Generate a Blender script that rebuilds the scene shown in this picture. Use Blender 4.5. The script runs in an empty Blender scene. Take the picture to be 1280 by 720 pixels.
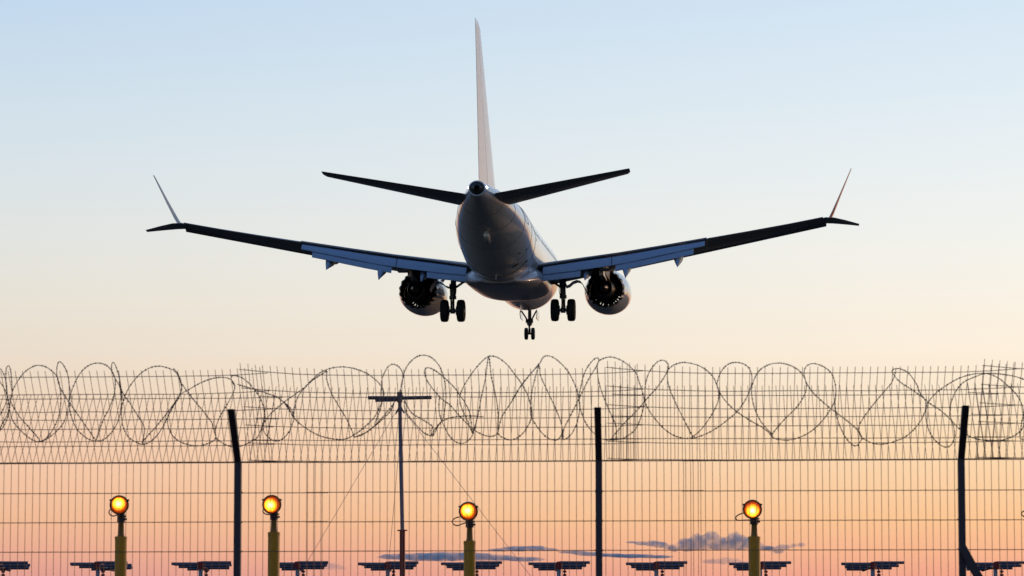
import bpy, bmesh, math, random
from mathutils import Vector, Matrix
random.seed(7)
R = math.radians
sc = bpy.context.scene
COL = sc.collection

# ---------------------------------------------------------------- camera
FPX = 4231.0                                   # focal length in pixels of a 1280 px wide frame
PITCH = math.atan(399.0 / FPX)
EYE = Vector((0, 0, 1.6))
cd = bpy.data.cameras.new("Camera")
cam = bpy.data.objects.new("Camera", cd)
COL.objects.link(cam)
cd.sensor_width = 36.0
cd.lens = 36.0 * FPX / 1280.0
cd.clip_start = 0.1
cd.clip_end = 90000
cd.dof.use_dof = True
cd.dof.focus_distance = 165.0
cd.dof.aperture_fstop = 12.0
cam.location = EYE
cam.rotation_euler = (math.pi / 2 + PITCH, 0, 0)
sc.camera = cam

# ---------------------------------------------------------------- light
SUN_AZ, SUN_EL = 52.0, 1.2                     # low sun, out of frame to the right
EXPO = 2.2
sc.view_settings.view_transform = 'Standard'
sc.view_settings.look = 'None'
sc.view_settings.gamma = 1
sc.view_settings.use_curve_mapping = False
sc.view_settings.exposure = EXPO
SKY_STRENGTH = 0.1
GAIN = SKY_STRENGTH * 2 ** EXPO                # what the picture shows of a sky value of 1

def lin(c):
    return tuple(((v / 255.0) / 12.92 if v / 255.0 <= 0.04045 else ((v / 255.0 + 0.055) / 1.055) ** 2.4) for v in c)

def elev(y):                                   # sine of the elevation seen at image row y
    return math.sin(PITCH - math.atan((y - 360) / FPX))

world = bpy.data.worlds.new("World")
sc.world = world
world.use_nodes = True
nt = world.node_tree
N, L = nt.nodes, nt.links
def node(t, **k):
    n = N.new(t)
    for a, b in k.items():
        setattr(n, a, b)
    return n
def mth(op, a, b=None, c=None, clamp=False):
    n = node('ShaderNodeMath', operation=op, use_clamp=clamp)
    for i, v in enumerate((a, b, c)):
        if v is None: continue
        if isinstance(v, (int, float)): n.inputs[i].default_value = v
        else: L.new(v, n.inputs[i])
    return n.outputs[0]
def mrange(v, a, b, c, d, smooth=False):
    n = node('ShaderNodeMapRange')
    if smooth: n.interpolation_type = 'SMOOTHSTEP'
    L.new(v, n.inputs[0])
    for i, q in enumerate((a, b, c, d)): n.inputs[1 + i].default_value = q
    return n.outputs[0]
def mixc(f, a, b):
    n = node('ShaderNodeMix', data_type='RGBA')
    L.new(f, n.inputs[0])
    for s, v in ((6, a), (7, b)):
        if isinstance(v, tuple): n.inputs[s].default_value = (*v[:3], 1)
        else: L.new(v, n.inputs[s])
    return n.outputs[2]
sky = node('ShaderNodeTexSky', sky_type='NISHITA', sun_disc=False)
sky.sun_elevation = R(SUN_EL)
sky.sun_rotation = R(SUN_AZ)
sky.ozone_density = 2.0
tc = node('ShaderNodeTexCoord')
sep = node('ShaderNodeSeparateXYZ')
L.new(tc.outputs['Generated'], sep.inputs[0])
dx, dy, dz = sep.outputs
# the dusk band over the horizon ahead: two elevation gradients, paler towards the sun on the right
TOPZ = 0.24
def dusk(rows):
    r = node('ShaderNodeValToRGB')
    cr = r.color_ramp
    cr.interpolation = 'B_SPLINE' if False else 'LINEAR'
    rows = sorted(rows, key=lambda q: -q[0])
    while len(cr.elements) > 1: cr.elements.remove(cr.elements[-1])
    for i, (y, c) in enumerate(rows):
        p = min(1, max(0, elev(y) / TOPZ))
        e = cr.elements[0] if i == 0 else cr.elements.new(p)
        e.position = p
        e.color = (*[v for v in lin(c)], 1)
    L.new(mth('DIVIDE', dz, TOPZ, clamp=True), r.inputs[0])
    return r.outputs[0]
left = dusk([(-250, (164, 193, 224)), (0, (194, 216, 237)), (110, (206, 223, 235)), (210, (217, 227, 232)), (300, (226, 228, 224)),
             (380, (232, 226, 213)), (440, (234, 221, 204)), (500, (240, 214, 189)), (550, (243, 206, 178)), (600, (244, 197, 164)),
             (650, (241, 187, 151)), (690, (235, 173, 147)), (720, (226, 160, 147)), (758, (175, 128, 150))])
right = dusk([(-250, (192, 214, 237)), (0, (213, 230, 244)), (110, (224, 236, 244)), (210, (235, 241, 242)), (300, (243, 243, 237)),
              (380, (250, 242, 228)), (440, (254, 240, 220)), (500, (254, 231, 202)), (550, (254, 222, 182)), (600, (253, 211, 166)),
              (650, (253, 199, 148)), (690, (250, 184, 143)), (720, (244, 168, 140)), (758, (195, 132, 142))])
azx = mth('DIVIDE', dx, mth('MAXIMUM', dy, 0.05))
band = mixc(mrange(azx, -0.15, 0.15, 0, 1), left, right)
bs = node('ShaderNodeVectorMath', operation='SCALE')
L.new(band, bs.inputs[0]); bs.inputs['Scale'].default_value = 1.0 / GAIN
tint = node('ShaderNodeMix', data_type='RGBA', blend_type='MULTIPLY')
tint.inputs[0].default_value = 1
L.new(sky.outputs[0], tint.inputs[6]); tint.inputs[7].default_value = (0.92, 1.0, 1.3, 1)
wf = mth('MULTIPLY', mrange(dz, 0.19, 0.55, 1, 0, True), mrange(dy, 0.1, 0.9, 0, 1, True))
total = mixc(wf, tint.outputs[2], bs.outputs[0])
bg = N['Background']
L.new(total, bg.inputs[0])
bg.inputs[1].default_value = SKY_STRENGTH

sc.cycles.volume_bounces = 2
sd = bpy.data.lights.new("Sun", 'SUN')
sd.energy = 0.13
sd.angle = R(0.53)
sd.color = (1.0, 0.6, 0.34)
sun = bpy.data.objects.new("Sun", sd)
COL.objects.link(sun)
tosun = Vector((math.sin(R(SUN_AZ)) * math.cos(R(SUN_EL)), math.cos(R(SUN_AZ)) * math.cos(R(SUN_EL)), math.sin(R(SUN_EL))))
sun.rotation_euler = tosun.to_track_quat('Z', 'Y').to_euler()
sun.location = (40, 40, 60)

# ---------------------------------------------------------------- helpers
FWD = Vector((0, math.cos(PITCH), math.sin(PITCH)))
UP = Vector((0, -math.sin(PITCH), math.cos(PITCH)))
def at(px, py, y):
    """layout helper: the point at ground distance y whose direction matches a measured spot"""
    d = FWD + Vector((1, 0, 0)) * ((px - 640) / FPX) + UP * ((360 - py) / FPX)
    return d * (y / d.y) + EYE

def tag(o, label=None, cat=None, group=None, kind=None):
    for k, v in (('label', label), ('category', cat), ('group', group), ('kind', kind)):
        if v: o[k] = v
    return o
def empty(name, loc=(0, 0, 0)):
    o = bpy.data.objects.new(name, None)
    COL.objects.link(o)
    o.location = loc
    o.empty_display_size = 0.3
    return o
def obj(name, bm, mats, parent=None, smooth=35):
    me = bpy.data.meshes.new(name)
    bmesh.ops.recalc_face_normals(bm, faces=bm.faces)
    bm.to_mesh(me)
    bm.free()
    for m in (mats if isinstance(mats, (list, tuple)) else [mats]): me.materials.append(m)
    if smooth:
        for p in me.polygons: p.use_smooth = True
        me.set_sharp_from_angle(angle=R(smooth))
    o = bpy.data.objects.new(name, me)
    COL.objects.link(o)
    if parent: o.parent = parent
    return o
def copy_tree(o, parent=None):
    c = o.copy()
    COL.objects.link(c)
    if parent: c.parent = parent
    for ch in list(o.children): copy_tree(ch, c)
    return c
def loft(bm, rings, cap=(True, True), closed=True, mat=0):
    vs = [[bm.verts.new(p) for p in r] for r in rings]
    n = len(vs[0])
    for a, b in zip(vs, vs[1:]):
        for i in range(n if closed else n - 1):
            j = (i + 1) % n
            q = []
            for v in (a[i], a[j], b[j], b[i]):
                if v not in q: q.append(v)
            try: bm.faces.new(q).material_index = mat
            except ValueError: pass
    if cap[0]: bm.faces.new(vs[0][::-1]).material_index = mat
    if cap[1]: bm.faces.new(vs[-1]).material_index = mat
    return vs
def tube(bm, pts, r, n=6, cap=True):
    pts = [Vector(p) for p in pts]
    rs = r if isinstance(r, (list, tuple)) else [r] * len(pts)
    t0 = (pts[1] - pts[0]).normalized()
    u = t0.orthogonal().normalized()
    rings = []
    for i, p in enumerate(pts):
        t = (pts[min(i + 1, len(pts) - 1)] - pts[max(i - 1, 0)])
        if t.length < 1e-9: t = t0
        t.normalize()
        u = (u - t * u.dot(t))
        if u.length < 1e-6: u = t.orthogonal()
        u.normalize()
        w = t.cross(u)
        rings.append([p + (u * math.cos(k * 2 * math.pi / n) + w * math.sin(k * 2 * math.pi / n)) * rs[i] for k in range(n)])
    loft(bm, rings, (cap, cap))
def box(bm, c, s, rot=None):
    c = Vector(c)
    m = rot or Matrix()
    vs = [bm.verts.new(c + (m.to_3x3() @ Vector((x * s[0] / 2, y * s[1] / 2, z * s[2] / 2)))) for x in (-1, 1) for y in (-1, 1) for z in (-1, 1)]
    for f in ((0, 1, 3, 2), (4, 6, 7, 5), (0, 4, 5, 1), (2, 3, 7, 6), (0, 2, 6, 4), (1, 5, 7, 3)):
        bm.faces.new([vs[i] for i in f])
def lathe(bm, prof, c=(0, 0, 0), axis='y', n=32, cap=(False, False), squash=None):
    """prof: (along axis, radius)"""
    c = Vector(c)
    rings = []
    for a, r in prof:
        ring = []
        for k in range(n):
            t = k * 2 * math.pi / n
            u, v = r * math.cos(t), r * math.sin(t)
            if squash and v < 0: v *= squash
            ring.append(c + (Vector((u, a, v)) if axis == 'y' else Vector((a, u, v)) if axis == 'x' else Vector((u, v, a))))
        rings.append(ring)
    loft(bm, rings, cap)
def spline(pts, step):
    """Catmull-Rom through pts, resampled about every step"""
    pts = [Vector(p) for p in pts]
    out = []
    for i in range(len(pts) - 1):
        p0, p1, p2, p3 = pts[max(i - 1, 0)], pts[i], pts[i + 1], pts[min(i + 2, len(pts) - 1)]
        k = max(1, int((p2 - p1).length / step))
        for j in range(k):
            t = j / k
            out.append(0.5 * ((2 * p1) + (p2 - p0) * t + (2 * p0 - 5 * p1 + 4 * p2 - p3) * t * t + (3 * p1 - p0 - 3 * p2 + p3) * t ** 3))
    out.append(pts[-1])
    return out
def interp(tab, x):
    """monotone table, smooth interpolation of every column"""
    tab = sorted(tab)
    if x <= tab[0][0]: return tab[0][1:]
    if x >= tab[-1][0]: return tab[-1][1:]
    for i in range(len(tab) - 1):
        if tab[i][0] <= x <= tab[i + 1][0]: break
    a, b = tab[i], tab[i + 1]
    h = b[0] - a[0]
    t = (x - a[0]) / h
    res = []
    for k in range(1, len(a)):
        d = (b[k] - a[k]) / h
        def sl(j):
            if j <= 0 or j >= len(tab) - 1:
                q = tab[0:2] if j <= 0 else tab[-2:]
                return (q[1][k] - q[0][k]) / (q[1][0] - q[0][0])
            s1 = (tab[j][k] - tab[j - 1][k]) / (tab[j][0] - tab[j - 1][0])
            s2 = (tab[j + 1][k] - tab[j][k]) / (tab[j + 1][0] - tab[j][0])
            return 0 if s1 * s2 <= 0 else 2 * s1 * s2 / (s1 + s2)
        m0, m1 = sl(i) * h, sl(i + 1) * h
        res.append(a[k] * (2 * t ** 3 - 3 * t * t + 1) + m0 * (t ** 3 - 2 * t * t + t) + b[k] * (3 * t * t - 2 * t ** 3) + m1 * (t ** 3 - t * t))
    return tuple(res)

# ---------------------------------------------------------------- materials
def mat(name, col, rough=0.5, metal=0.0, var=0.0, scale=4.0, coat=0.0, bump=0.0, spec=0.5, streak=None):
    m = bpy.data.materials.new(name)
    m.use_nodes = True
    t = m.node_tree
    b = t.nodes['Principled BSDF']
    b.inputs['Base Color'].default_value = (*col, 1)
    b.inputs['Roughness'].default_value = rough
    b.inputs['Metallic'].default_value = metal
    b.inputs['Coat Weight'].default_value = coat
    b.inputs['Coat Roughness'].default_value = 0.06
    b.inputs['Specular IOR Level'].default_value = spec
    if var or bump:
        tcn = t.nodes.new('ShaderNodeTexCoord')
        mp = t.nodes.new('ShaderNodeMapping')
        if streak: mp.inputs['Scale'].default_value = streak
        t.links.new(tcn.outputs['Object'], mp.inputs[0])
        nz = t.nodes.new('ShaderNodeTexNoise')
        nz.inputs['Scale'].default_value = scale
        nz.inputs['Detail'].default_value = 6
        t.links.new(mp.outputs[0], nz.inputs['Vector'])
        if var:
            mx = t.nodes.new('ShaderNodeMix'); mx.data_type = 'RGBA'
            mx.inputs[6].default_value = (*[c * (1 - var) for c in col], 1)
            mx.inputs[7].default_value = (*[min(1, c * (1 + var * 0.7)) for c in col], 1)
            t.links.new(nz.outputs['Fac'], mx.inputs[0])
            t.links.new(mx.outputs[2], b.inputs['Base Color'])
            rr = t.nodes.new('ShaderNodeMapRange')
            rr.inputs[3].default_value = max(0.02, rough * 0.8); rr.inputs[4].default_value = min(1, rough * 1.25)
            t.links.new(nz.outputs['Fac'], rr.inputs[0]); t.links.new(rr.outputs[0], b.inputs['Roughness'])
        if bump:
            bp = t.nodes.new('ShaderNodeBump'); bp.inputs['Strength'].default_value = bump; bp.inputs['Distance'].default_value = 0.02
            t.links.new(nz.outputs['Fac'], bp.inputs['Height']); t.links.new(bp.outputs[0], b.inputs['Normal'])
    return m
M = {
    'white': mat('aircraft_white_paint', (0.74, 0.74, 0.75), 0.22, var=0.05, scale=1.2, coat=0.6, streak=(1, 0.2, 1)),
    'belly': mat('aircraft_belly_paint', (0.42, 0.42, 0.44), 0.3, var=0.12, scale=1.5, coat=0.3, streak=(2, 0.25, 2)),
    'rudglow': mat('rudder_white_sunset_tint', (0.80, 0.57, 0.48), 0.3, var=0.05, scale=1.2, coat=0.4),  # peach sunset glow worked into the rudder's base colour
    'finglow': mat('fin_white_sunset_tint', (0.80, 0.63, 0.57), 0.3, var=0.05, scale=1.2, coat=0.4),  # pale fin paint, warmed in its colour by painted dusk light
    'joint': mat('joint_sealant', (0.2, 0.2, 0.2), 0.6),
    'glass': mat('cabin_window_glass', (0.02, 0.02, 0.022), 0.04),
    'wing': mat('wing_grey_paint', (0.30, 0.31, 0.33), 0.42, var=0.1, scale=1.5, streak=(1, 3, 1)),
    'flap': mat('flap_grey_skylight_tint', (0.34, 0.45, 0.60), 0.5, var=0.1, scale=2.0, streak=(0.6, 4, 1)),  # blue of the skylight mixed into the grey base colour
    'red': mat('red_winglet_paint', (0.42, 0.014, 0.035), 0.3, coat=0.4, var=0.06),
    'dark': mat('dark_metal', (0.035, 0.034, 0.036), 0.45, metal=0.6, var=0.2, scale=8),
    'gear': mat('gear_grey_metal', (0.10, 0.10, 0.11), 0.4, metal=0.5, var=0.2, scale=8),
    'chrome': mat('strut_chrome', (0.6, 0.6, 0.62), 0.2, metal=1.0),
    'tyre': mat('tyre_rubber', (0.015, 0.015, 0.016), 0.8, var=0.3, scale=12),
    'nozzle': mat('nozzle_alloy', (0.10, 0.09, 0.085), 0.35, metal=0.8, var=0.25, scale=5),
    'vane': mat('vane_metal', (0.45, 0.44, 0.43), 0.3, metal=0.8),
    'pylon': mat('pylon_alloy', (0.50, 0.43, 0.38), 0.35, metal=0.5, var=0.15, scale=3),
    'wire': mat('brown_galvanised_wire', (0.30, 0.14, 0.085), 0.6, metal=0.2, var=0.3, scale=15),  # brown base colour, tone varied by noise
    'razor': mat('razor_wire_steel', (0.13, 0.085, 0.07), 0.5, metal=0.3, var=0.3, scale=20),
    'post': mat('dark_painted_post', (0.05, 0.034, 0.048), 0.5, var=0.2, scale=9),
    'yellow': mat('yellow_post_paint', (0.62, 0.27, 0.004), 0.5, var=0.2, scale=7),
    'ygreen': mat('yellow_neck_paint', (0.28, 0.12, 0.008), 0.5, var=0.2, scale=9),
    'housing': mat('lamp_housing', (0.05, 0.025, 0.02), 0.5, metal=0.3, var=0.2, scale=20),
    'cable': mat('black_cable', (0.02, 0.015, 0.015), 0.6),
    'dipole': mat('grey_blue_tube', (0.13, 0.115, 0.155), 0.45, var=0.15, scale=6),
    'antpole': mat('pale_antenna_post', (0.32, 0.36, 0.48), 0.45, var=0.12, scale=6),
    'redpaint': mat('red_mast_paint', (0.24, 0.010, 0.014), 0.5, var=0.2, scale=6),
    'mast': mat('grey_mast_paint', (0.19, 0.18, 0.25), 0.45, var=0.15, scale=5),
    'concrete': mat('concrete_footing', (0.3, 0.29, 0.27), 0.9, var=0.2, scale=9, bump=0.4),
}
def emit(name, col, power):
    m = bpy.data.materials.new(name)
    m.use_nodes = True
    b = m.node_tree.nodes['Principled BSDF']
    b.inputs['Base Color'].default_value = (*col, 1)
    b.inputs['Emission Color'].default_value = (*col, 1)
    b.inputs['Emission Strength'].default_value = power
    return m

# ---------------------------------------------------------------- ground
def ground_material():
    m = bpy.data.materials.new('dry_grass_ground')
    m.use_nodes = True
    t = m.node_tree
    b = t.nodes['Principled BSDF']
    b.inputs['Roughness'].default_value = 0.95
    b.inputs['Specular IOR Level'].default_value = 0.1
    tcn = t.nodes.new('ShaderNodeTexCoord')
    a = t.nodes.new('ShaderNodeTexNoise'); a.inputs['Scale'].default_value = 0.05; a.inputs['Detail'].default_value = 8
    c = t.nodes.new('ShaderNodeTexNoise'); c.inputs['Scale'].default_value = 6; c.inputs['Detail'].default_value = 6
    for q in (a, c): t.links.new(tcn.outputs['Object'], q.inputs['Vector'])
    r = t.nodes.new('ShaderNodeValToRGB')
    r.color_ramp.elements[0].position = 0.3; r.color_ramp.elements[0].color = (0.026, 0.027, 0.022, 1)
    r.color_ramp.elements[1].position = 0.7; r.color_ramp.elements[1].color = (0.060, 0.055, 0.048, 1)
    x = t.nodes.new('ShaderNodeMix'); x.inputs[0].default_value = 0.5
    t.links.new(a.outputs['Fac'], x.inputs[2]); t.links.new(c.outputs['Fac'], x.inputs[3])
    t.links.new(x.outputs[0], r.inputs[0]); t.links.new(r.outputs[0], b.inputs['Base Color'])
    bp = t.nodes.new('ShaderNodeBump'); bp.inputs['Distance'].default_value = 0.05
    t.links.new(c.outputs['Fac'], bp.inputs['Height']); t.links.new(bp.outputs[0], b.inputs['Normal'])
    return m
bm = bmesh.new()
rings = []
for r_ in (0.001, 60, 400, 3000, 15000, 60000):
    rings.append([Vector((r_ * math.cos(k * math.pi / 36), r_ * math.sin(k * math.pi / 36), 0)) for k in range(72)])
loft(bm, rings, (False, False))
tag(obj('ground', bm, ground_material(), smooth=0), 'dark dry airfield grass reaching to the horizon', 'ground', kind='structure')

# ---------------------------------------------------------------- clouds (volumes of even density, about 9 km away)
def cloud(name, label, puffs, dens, col, D=9000, vox=5.0, flat=None, absorb=None):
    bm = bmesh.new()
    org = at(*[sum(p[i] for p in puffs) / len(puffs) for i in (0, 1)], D)
    k = D / FPX
    for (px, py, rx, rz) in puffs:
        c = at(px, py, D) - org
        c.y += random.uniform(-0.5, 0.5) * rx * k
        ry = max(rx, rz) * k * 1.1
        s = bmesh.ops.create_icosphere(bm, subdivisions=3, radius=1)['verts']
        for v in s:
            n = v.co.copy()
            w = 1 + 0.13 * math.sin(5 * n.x + px) * math.sin(6 * n.z + 2 * n.y + py) + 0.07 * math.sin(13 * n.x + 9 * n.z + px)
            v.co = Vector((n.x * rx * k * w, n.y * ry * w, n.z * rz * k * w)) + c
    m = bpy.data.materials.new(name + '_vapour')
    m.use_nodes = True
    t = m.node_tree
    t.nodes.remove(t.nodes['Principled BSDF'])
    v = t.nodes.new('ShaderNodeVolumePrincipled')
    v.inputs['Color'].default_value = (*col, 1)
    v.inputs['Density'].default_value = dens
    v.inputs['Anisotropy'].default_value = 0.0
    tcn = t.nodes.new('ShaderNodeTexCoord')
    nz = t.nodes.new('ShaderNodeTexNoise'); nz.inputs['Scale'].default_value = 0.045; nz.inputs['Detail'].default_value = 5; nz.inputs['Roughness'].default_value = 0.6
    t.links.new(tcn.outputs['Object'], nz.inputs['Vector'])
    mr = t.nodes.new('ShaderNodeMapRange'); mr.inputs[1].default_value = 0.38; mr.inputs[2].default_value = 0.62; mr.inputs[3].default_value = 0.12 * dens; mr.inputs[4].default_value = 2.0 * dens
    t.links.new(nz.outputs['Fac'], mr.inputs[0]); t.links.new(mr.outputs[0], v.inputs['Density'])
    t.links.new(v.outputs[0], t.nodes['Material Output'].inputs['Volume'])
    o = obj(name, bm, m, smooth=0)
    o.location = org
    md = o.modifiers.new('merge', 'REMESH'); md.mode = 'VOXEL'; md.voxel_size = vox
    tag(o, label, 'cloud', 'low clouds on the horizon')
    return o
cloud('cloud', 'blue grey cumulus cloud with a lumpy top behind the lamp on the right',
      [(843, 685, 9, 5), (858, 681, 12, 9), (872, 677, 11, 10), (887, 675, 11, 11), (894, 671, 6, 7), (903, 679, 12, 8), (917, 675, 10, 11), (925, 677, 11, 10), (935, 679, 10, 8),
       (947, 682, 8, 6), (865, 684, 11, 4.5), (880, 683, 11, 5), (897, 683, 11, 5), (912, 683, 11, 5), (926, 684, 11, 4.5), (958, 685, 10, 3)], 0.024, (0.50, 0.80, 1.0), vox=4)
cloud('cloud', 'small pointed blue cloud scrap at the right end of the cumulus',
      [(965, 686, 9, 3.5), (980, 684, 9, 4), (991, 682, 5, 3.6), (1002, 681, 5, 3.2), (973, 690, 7, 2)], 0.022, (0.45, 0.80, 1.0), vox=3)
cloud('cloud', 'slim blue cloud tapering to the left between the middle post and the cumulus',
      [(790, 678, 9, 1.4), (803, 679, 11, 2.8), (816, 679.5, 12, 4.0), (825, 681, 11, 4), (836, 684, 9, 3)], 0.024, (0.45, 0.80, 1.0), vox=3)
cloud('cloud', 'long flat streak of cloud low on the sky behind the third lamp',
      [(500, 696, 28, 4), (530, 696, 34, 5.5), (560, 696, 34, 6), (590, 696, 30, 5.5), (622, 697, 26, 4), (655, 699, 26, 3)], 0.015, (0.45, 0.80, 1.0), vox=5)
cloud('cloud', 'thin lens shaped cloud beside the middle fence post',
      [(625, 687.5, 16, 2.0), (648, 686, 22, 3.4), (668, 685.5, 18, 3.4), (684, 687, 14, 2), (715, 690, 18, 2.0), (735, 692.5, 20, 2.8), (760, 694, 24, 2.2), (790, 695, 30, 2.6), (820, 696, 24, 2)], 0.02, (0.45, 0.80, 1.0), vox=4)
cloud('cloud', 'faint ragged cloud low behind the antenna bars under the cumulus',
      [(890, 702, 14, 3), (905, 701, 11, 5), (918, 702, 9, 4.5), (932, 704, 9, 3)], 0.010, (0.45, 0.80, 1.0), vox=4)
cloud('cloud', 'faint wisp of cloud low beside the second lamp post',
      [(398, 709, 8, 3), (412, 708, 14, 4.5), (426, 710, 9, 3)], 0.006, (0.45, 0.80, 1.0), vox=4)

# ================================================================ AIRLINER
PLANE_Y = 175.4
air = empty('airliner', at(634.8, 318, PLANE_Y))
air.rotation_mode = 'ZXY'
AIR_M = Matrix.Rotation(R(-4.45), 4, 'Z') @ Matrix.Rotation(R(1.0), 4, 'X')
air.rotation_mode = 'XYZ'
air.rotation_euler = AIR_M.to_euler('XYZ')
tag(air, 'white twin engine airliner coming in to land with wheels and flaps down', 'airliner')

# --- fuselage: y forward, stations (y, z centre, half width, half height up, half height down)
FUS = [(19.72, -0.62, 0.03, 0.03, 0.03), (19.5, -0.6, 0.33, 0.3, 0.3), (19.0, -0.52, 0.68, 0.66, 0.62), (18.0, -0.35, 1.12, 1.15, 1.05), (16.6, -0.12, 1.52, 1.68, 1.5),
       (15.0, 0.08, 1.76, 1.86, 1.93), (13.0, 0.15, 1.88, 1.86, 2.15), (0, 0.15, 1.88, 1.86, 2.15), (-5.0, 0.15, 1.88, 1.86, 2.15), (-7.0, 0.24, 1.88, 1.77, 2.0), (-9.0, 0.45, 1.85, 1.55, 1.72),
       (-11.5, 0.75, 1.63, 1.24, 1.26), (-14.0, 1.12, 1.24, 0.85, 0.90), (-16.2, 1.36, 0.80, 0.58, 0.62), (-17.8, 1.5, 0.48, 0.41, 0.43), (-18.3, 1.53, 0.40, 0.36, 0.37)]
def fus(y, ang, grow=0.0):
    zc, hw, hu, hd = interp(FUS, y)
    s, c = math.sin(ang), math.cos(ang)
    return Vector(((hw + grow) * c, y, zc + ((hu if s > 0 else hd) + grow) * s))
bm = bmesh.new()
ys = [19.72, 19.65, 19.5, 19.25, 19, 18.5, 18, 17.3, 16.6, 15.8, 15, 14, 13, 10, 6, 2, -2, -4] + [-4.5 - 0.5 * i for i in range(28)] + [-18.3]
loft(bm, [[fus(y, k * 2 * math.pi / 72) for k in range(72)] for y in ys], (True, False))
loft(bm, [[Vector((q.x * f, q.y + dy_, 1.53 + (q.z - 1.53) * f)) for q in [fus(-18.3, k * 2 * math.pi / 72) for k in range(72)]] for f, dy_ in ((1, 0), (0.86, -0.02), (0.8, 0.1), (0.75, 0.9))], (False, True))
bmesh.ops.remove_doubles(bm, verts=bm.verts, dist=0.0005)
fuselage = obj('fuselage', bm, M['white'], air, 40)
# exhaust liner and tail lamps
bm = bmesh.new()
lathe(bm, [(-18.36, 0.27), (-18.44, 0.18), (-18.46, 0.13), (-18.3, 0.12), (-17.6, 0.1)], (0, 0, 1.53), n=24, cap=(False, True))
lathe(bm, [(-18.2, 0.355), (-18.36, 0.27)], (0, 0, 1.53), n=24)
obj('exhaust_cone', bm, M['nozzle'], air)
LAMP = emit('white_tail_lamp', (1, 0.97, 0.92), 30)
for sx in (-1, 1):
    bm = bmesh.new()
    bmesh.ops.create_uvsphere(bm, u_segments=12, v_segments=8, radius=0.055, matrix=Matrix.Translation((sx * 0.41, -17.95, 1.60)))
    obj('tail_light', bm, LAMP, air)
# seams of the rear doors and small ports on both flanks
def surf_loop(bm, pts, r=0.009, closed=True):
    P = [fus(y, a, 0.004) for y, a in pts]
    if closed: P.append(P[0])
    tube(bm, P, r, 5)
for sx in (1, -1):
    def A(a): return R(a) if sx > 0 else R(180 - a)
    bm = bmesh.new()
    loop = []
    for i in range(9): loop.append((-10.6, A(2 + 40 * i / 8)))
    for i in range(9): loop.append((-9.85, A(42 - 40 * i / 8)))
    surf_loop(bm, loop)
    obj('door_seam', bm, M['belly'], air)
    for y, a, s in ((-6.1, 12, 0.07), (-5.2, 4, 0.09), (-3.1, -24, 0.08), (-4.5, -42, 0.10), (-8.6, -30, 0.08)):
        bm = bmesh.new()
        p = fus(y, A(a)); q = fus(y, A(a), 0.1)
        tube(bm, [p - (q - p) * 0.3, p + (q - p) * 0.06], s, 10)
        obj('service_port', bm, M['dark'], air)
# skin joints round the rear body, and a dark outflow slot
for y in (-6.2, -8.4, -10.9, -13.1, -15.2):
    bm = bmesh.new()
    surf_loop(bm, [(y, R(a)) for a in range(0, 360, 5)], 0.007)
    obj('skin_joint', bm, M['joint'], fuselage)
for y, a0, a1, r in ((-8.1, -62, -52, 0.05), (-7.2, -40, -36, 0.05), (-9.3, -48, -45, 0.04)):
    bm = bmesh.new()
    tube(bm, [fus(y + 0.02 * k, R(a0 + (a1 - a0) * k / 5), 0.0) for k in range(6)], r, 8)
    obj('outflow_slot', bm, M['dark'], fuselage)
# cabin windows, one mesh per flank pane
for sx in (1, -1):
    for i in range(44):
        y = 13.6 - 0.51 * i
        if -1.9 < y < -1.5: continue
        bm = bmesh.new()
        pts = []
        for k in range(10):
            t = k * 2 * math.pi / 10
            a = 14 + 4.6 * math.sin(t)
            pts.append(fus(y + 0.115 * math.cos(t), R(a) if sx > 0 else R(180 - a), 0.006))
        bm.faces.new([bm.verts.new(p) for p in pts])
        obj('window', bm, M['glass'], air, 0)

# --- wing to body fairing
FAIR = [(7.4, 1.2, -1.75, -0.9), (6.0, 1.75, -2.02, -0.7), (4.0, 2.0, -2.1, -0.6), (0, 2.06, -2.12, -0.6), (-2.2, 2.03, -2.1, -0.8), (-3.6, 1.9, -2.08, -1.05), (-4.6, 1.66, -2.06, -1.3), (-5.5, 1.3, -2.03, -1.55), (-6.1, 0.85, -1.96, -1.7)]
bm = bmesh.new()
rg = []
for i in range(37):
    y = 7.4 - 13.5 * i / 36
    hw, zb, zt = interp(FAIR, y)
    ring = []
    for k in range(40):
        t = k * 2 * math.pi / 40
        c, s = math.cos(t), math.sin(t)
        e = 0.8
        x = hw * math.copysign(abs(c) ** e, c)
        z = (zt + zb) / 2 + (zt - zb) / 2 * math.copysign(abs(s) ** e, s)
        ring.append(Vector((x, y, z)))
    rg.append(ring)
loft(bm, rg)
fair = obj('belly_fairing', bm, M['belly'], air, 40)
bm = bmesh.new()
tube(bm, [fus(-7.2, R(-90 + a), 0.01) for a in range(-52, 53, 4)], 0.018, 6)
obj('panel_strip', bm, M['vane'], fair)

# --- lifting surfaces
def foil(sections, c0=0.0, c1=1.0, te=0.004, n=12, camber=0.02):
    """sections: (LE, TE, normal, thickness ratio); a slice c0..c1 of the chord"""
    rings = []
    for le, tep, nrm, tc_ in sections:
        le, tep, nrm = Vector(le), Vector(tep), Vector(nrm).normalized()
        ch = (tep - le).length
        up, lo = [], []
        for i in range(n + 1):
            u = c0 + (c1 - c0) * (1 - math.cos(math.pi * i / n)) / 2 if c0 == 0 else c0 + (c1 - c0) * i / n
            yt = 5 * tc_ * (0.2969 * math.sqrt(u) - 0.126 * u - 0.3516 * u * u + 0.2843 * u ** 3 - 0.1036 * u ** 4) * ch + te * u
            yc = camber * ch * 4 * u * (1 - u)
            p = le.lerp(tep, u)
            up.append(p + nrm * (yc + yt)); lo.append(p + nrm * (yc - yt))
        rings.append(up[::-1] + (lo[1:] if c0 == 0 else lo))
    return rings
def foil_obj(name, sections, m, parent, smooth=30, **k):
    bm = bmesh.new()
    loft(bm, foil(sections, **k))
    return obj(name, bm, m, parent, smooth)

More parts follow.
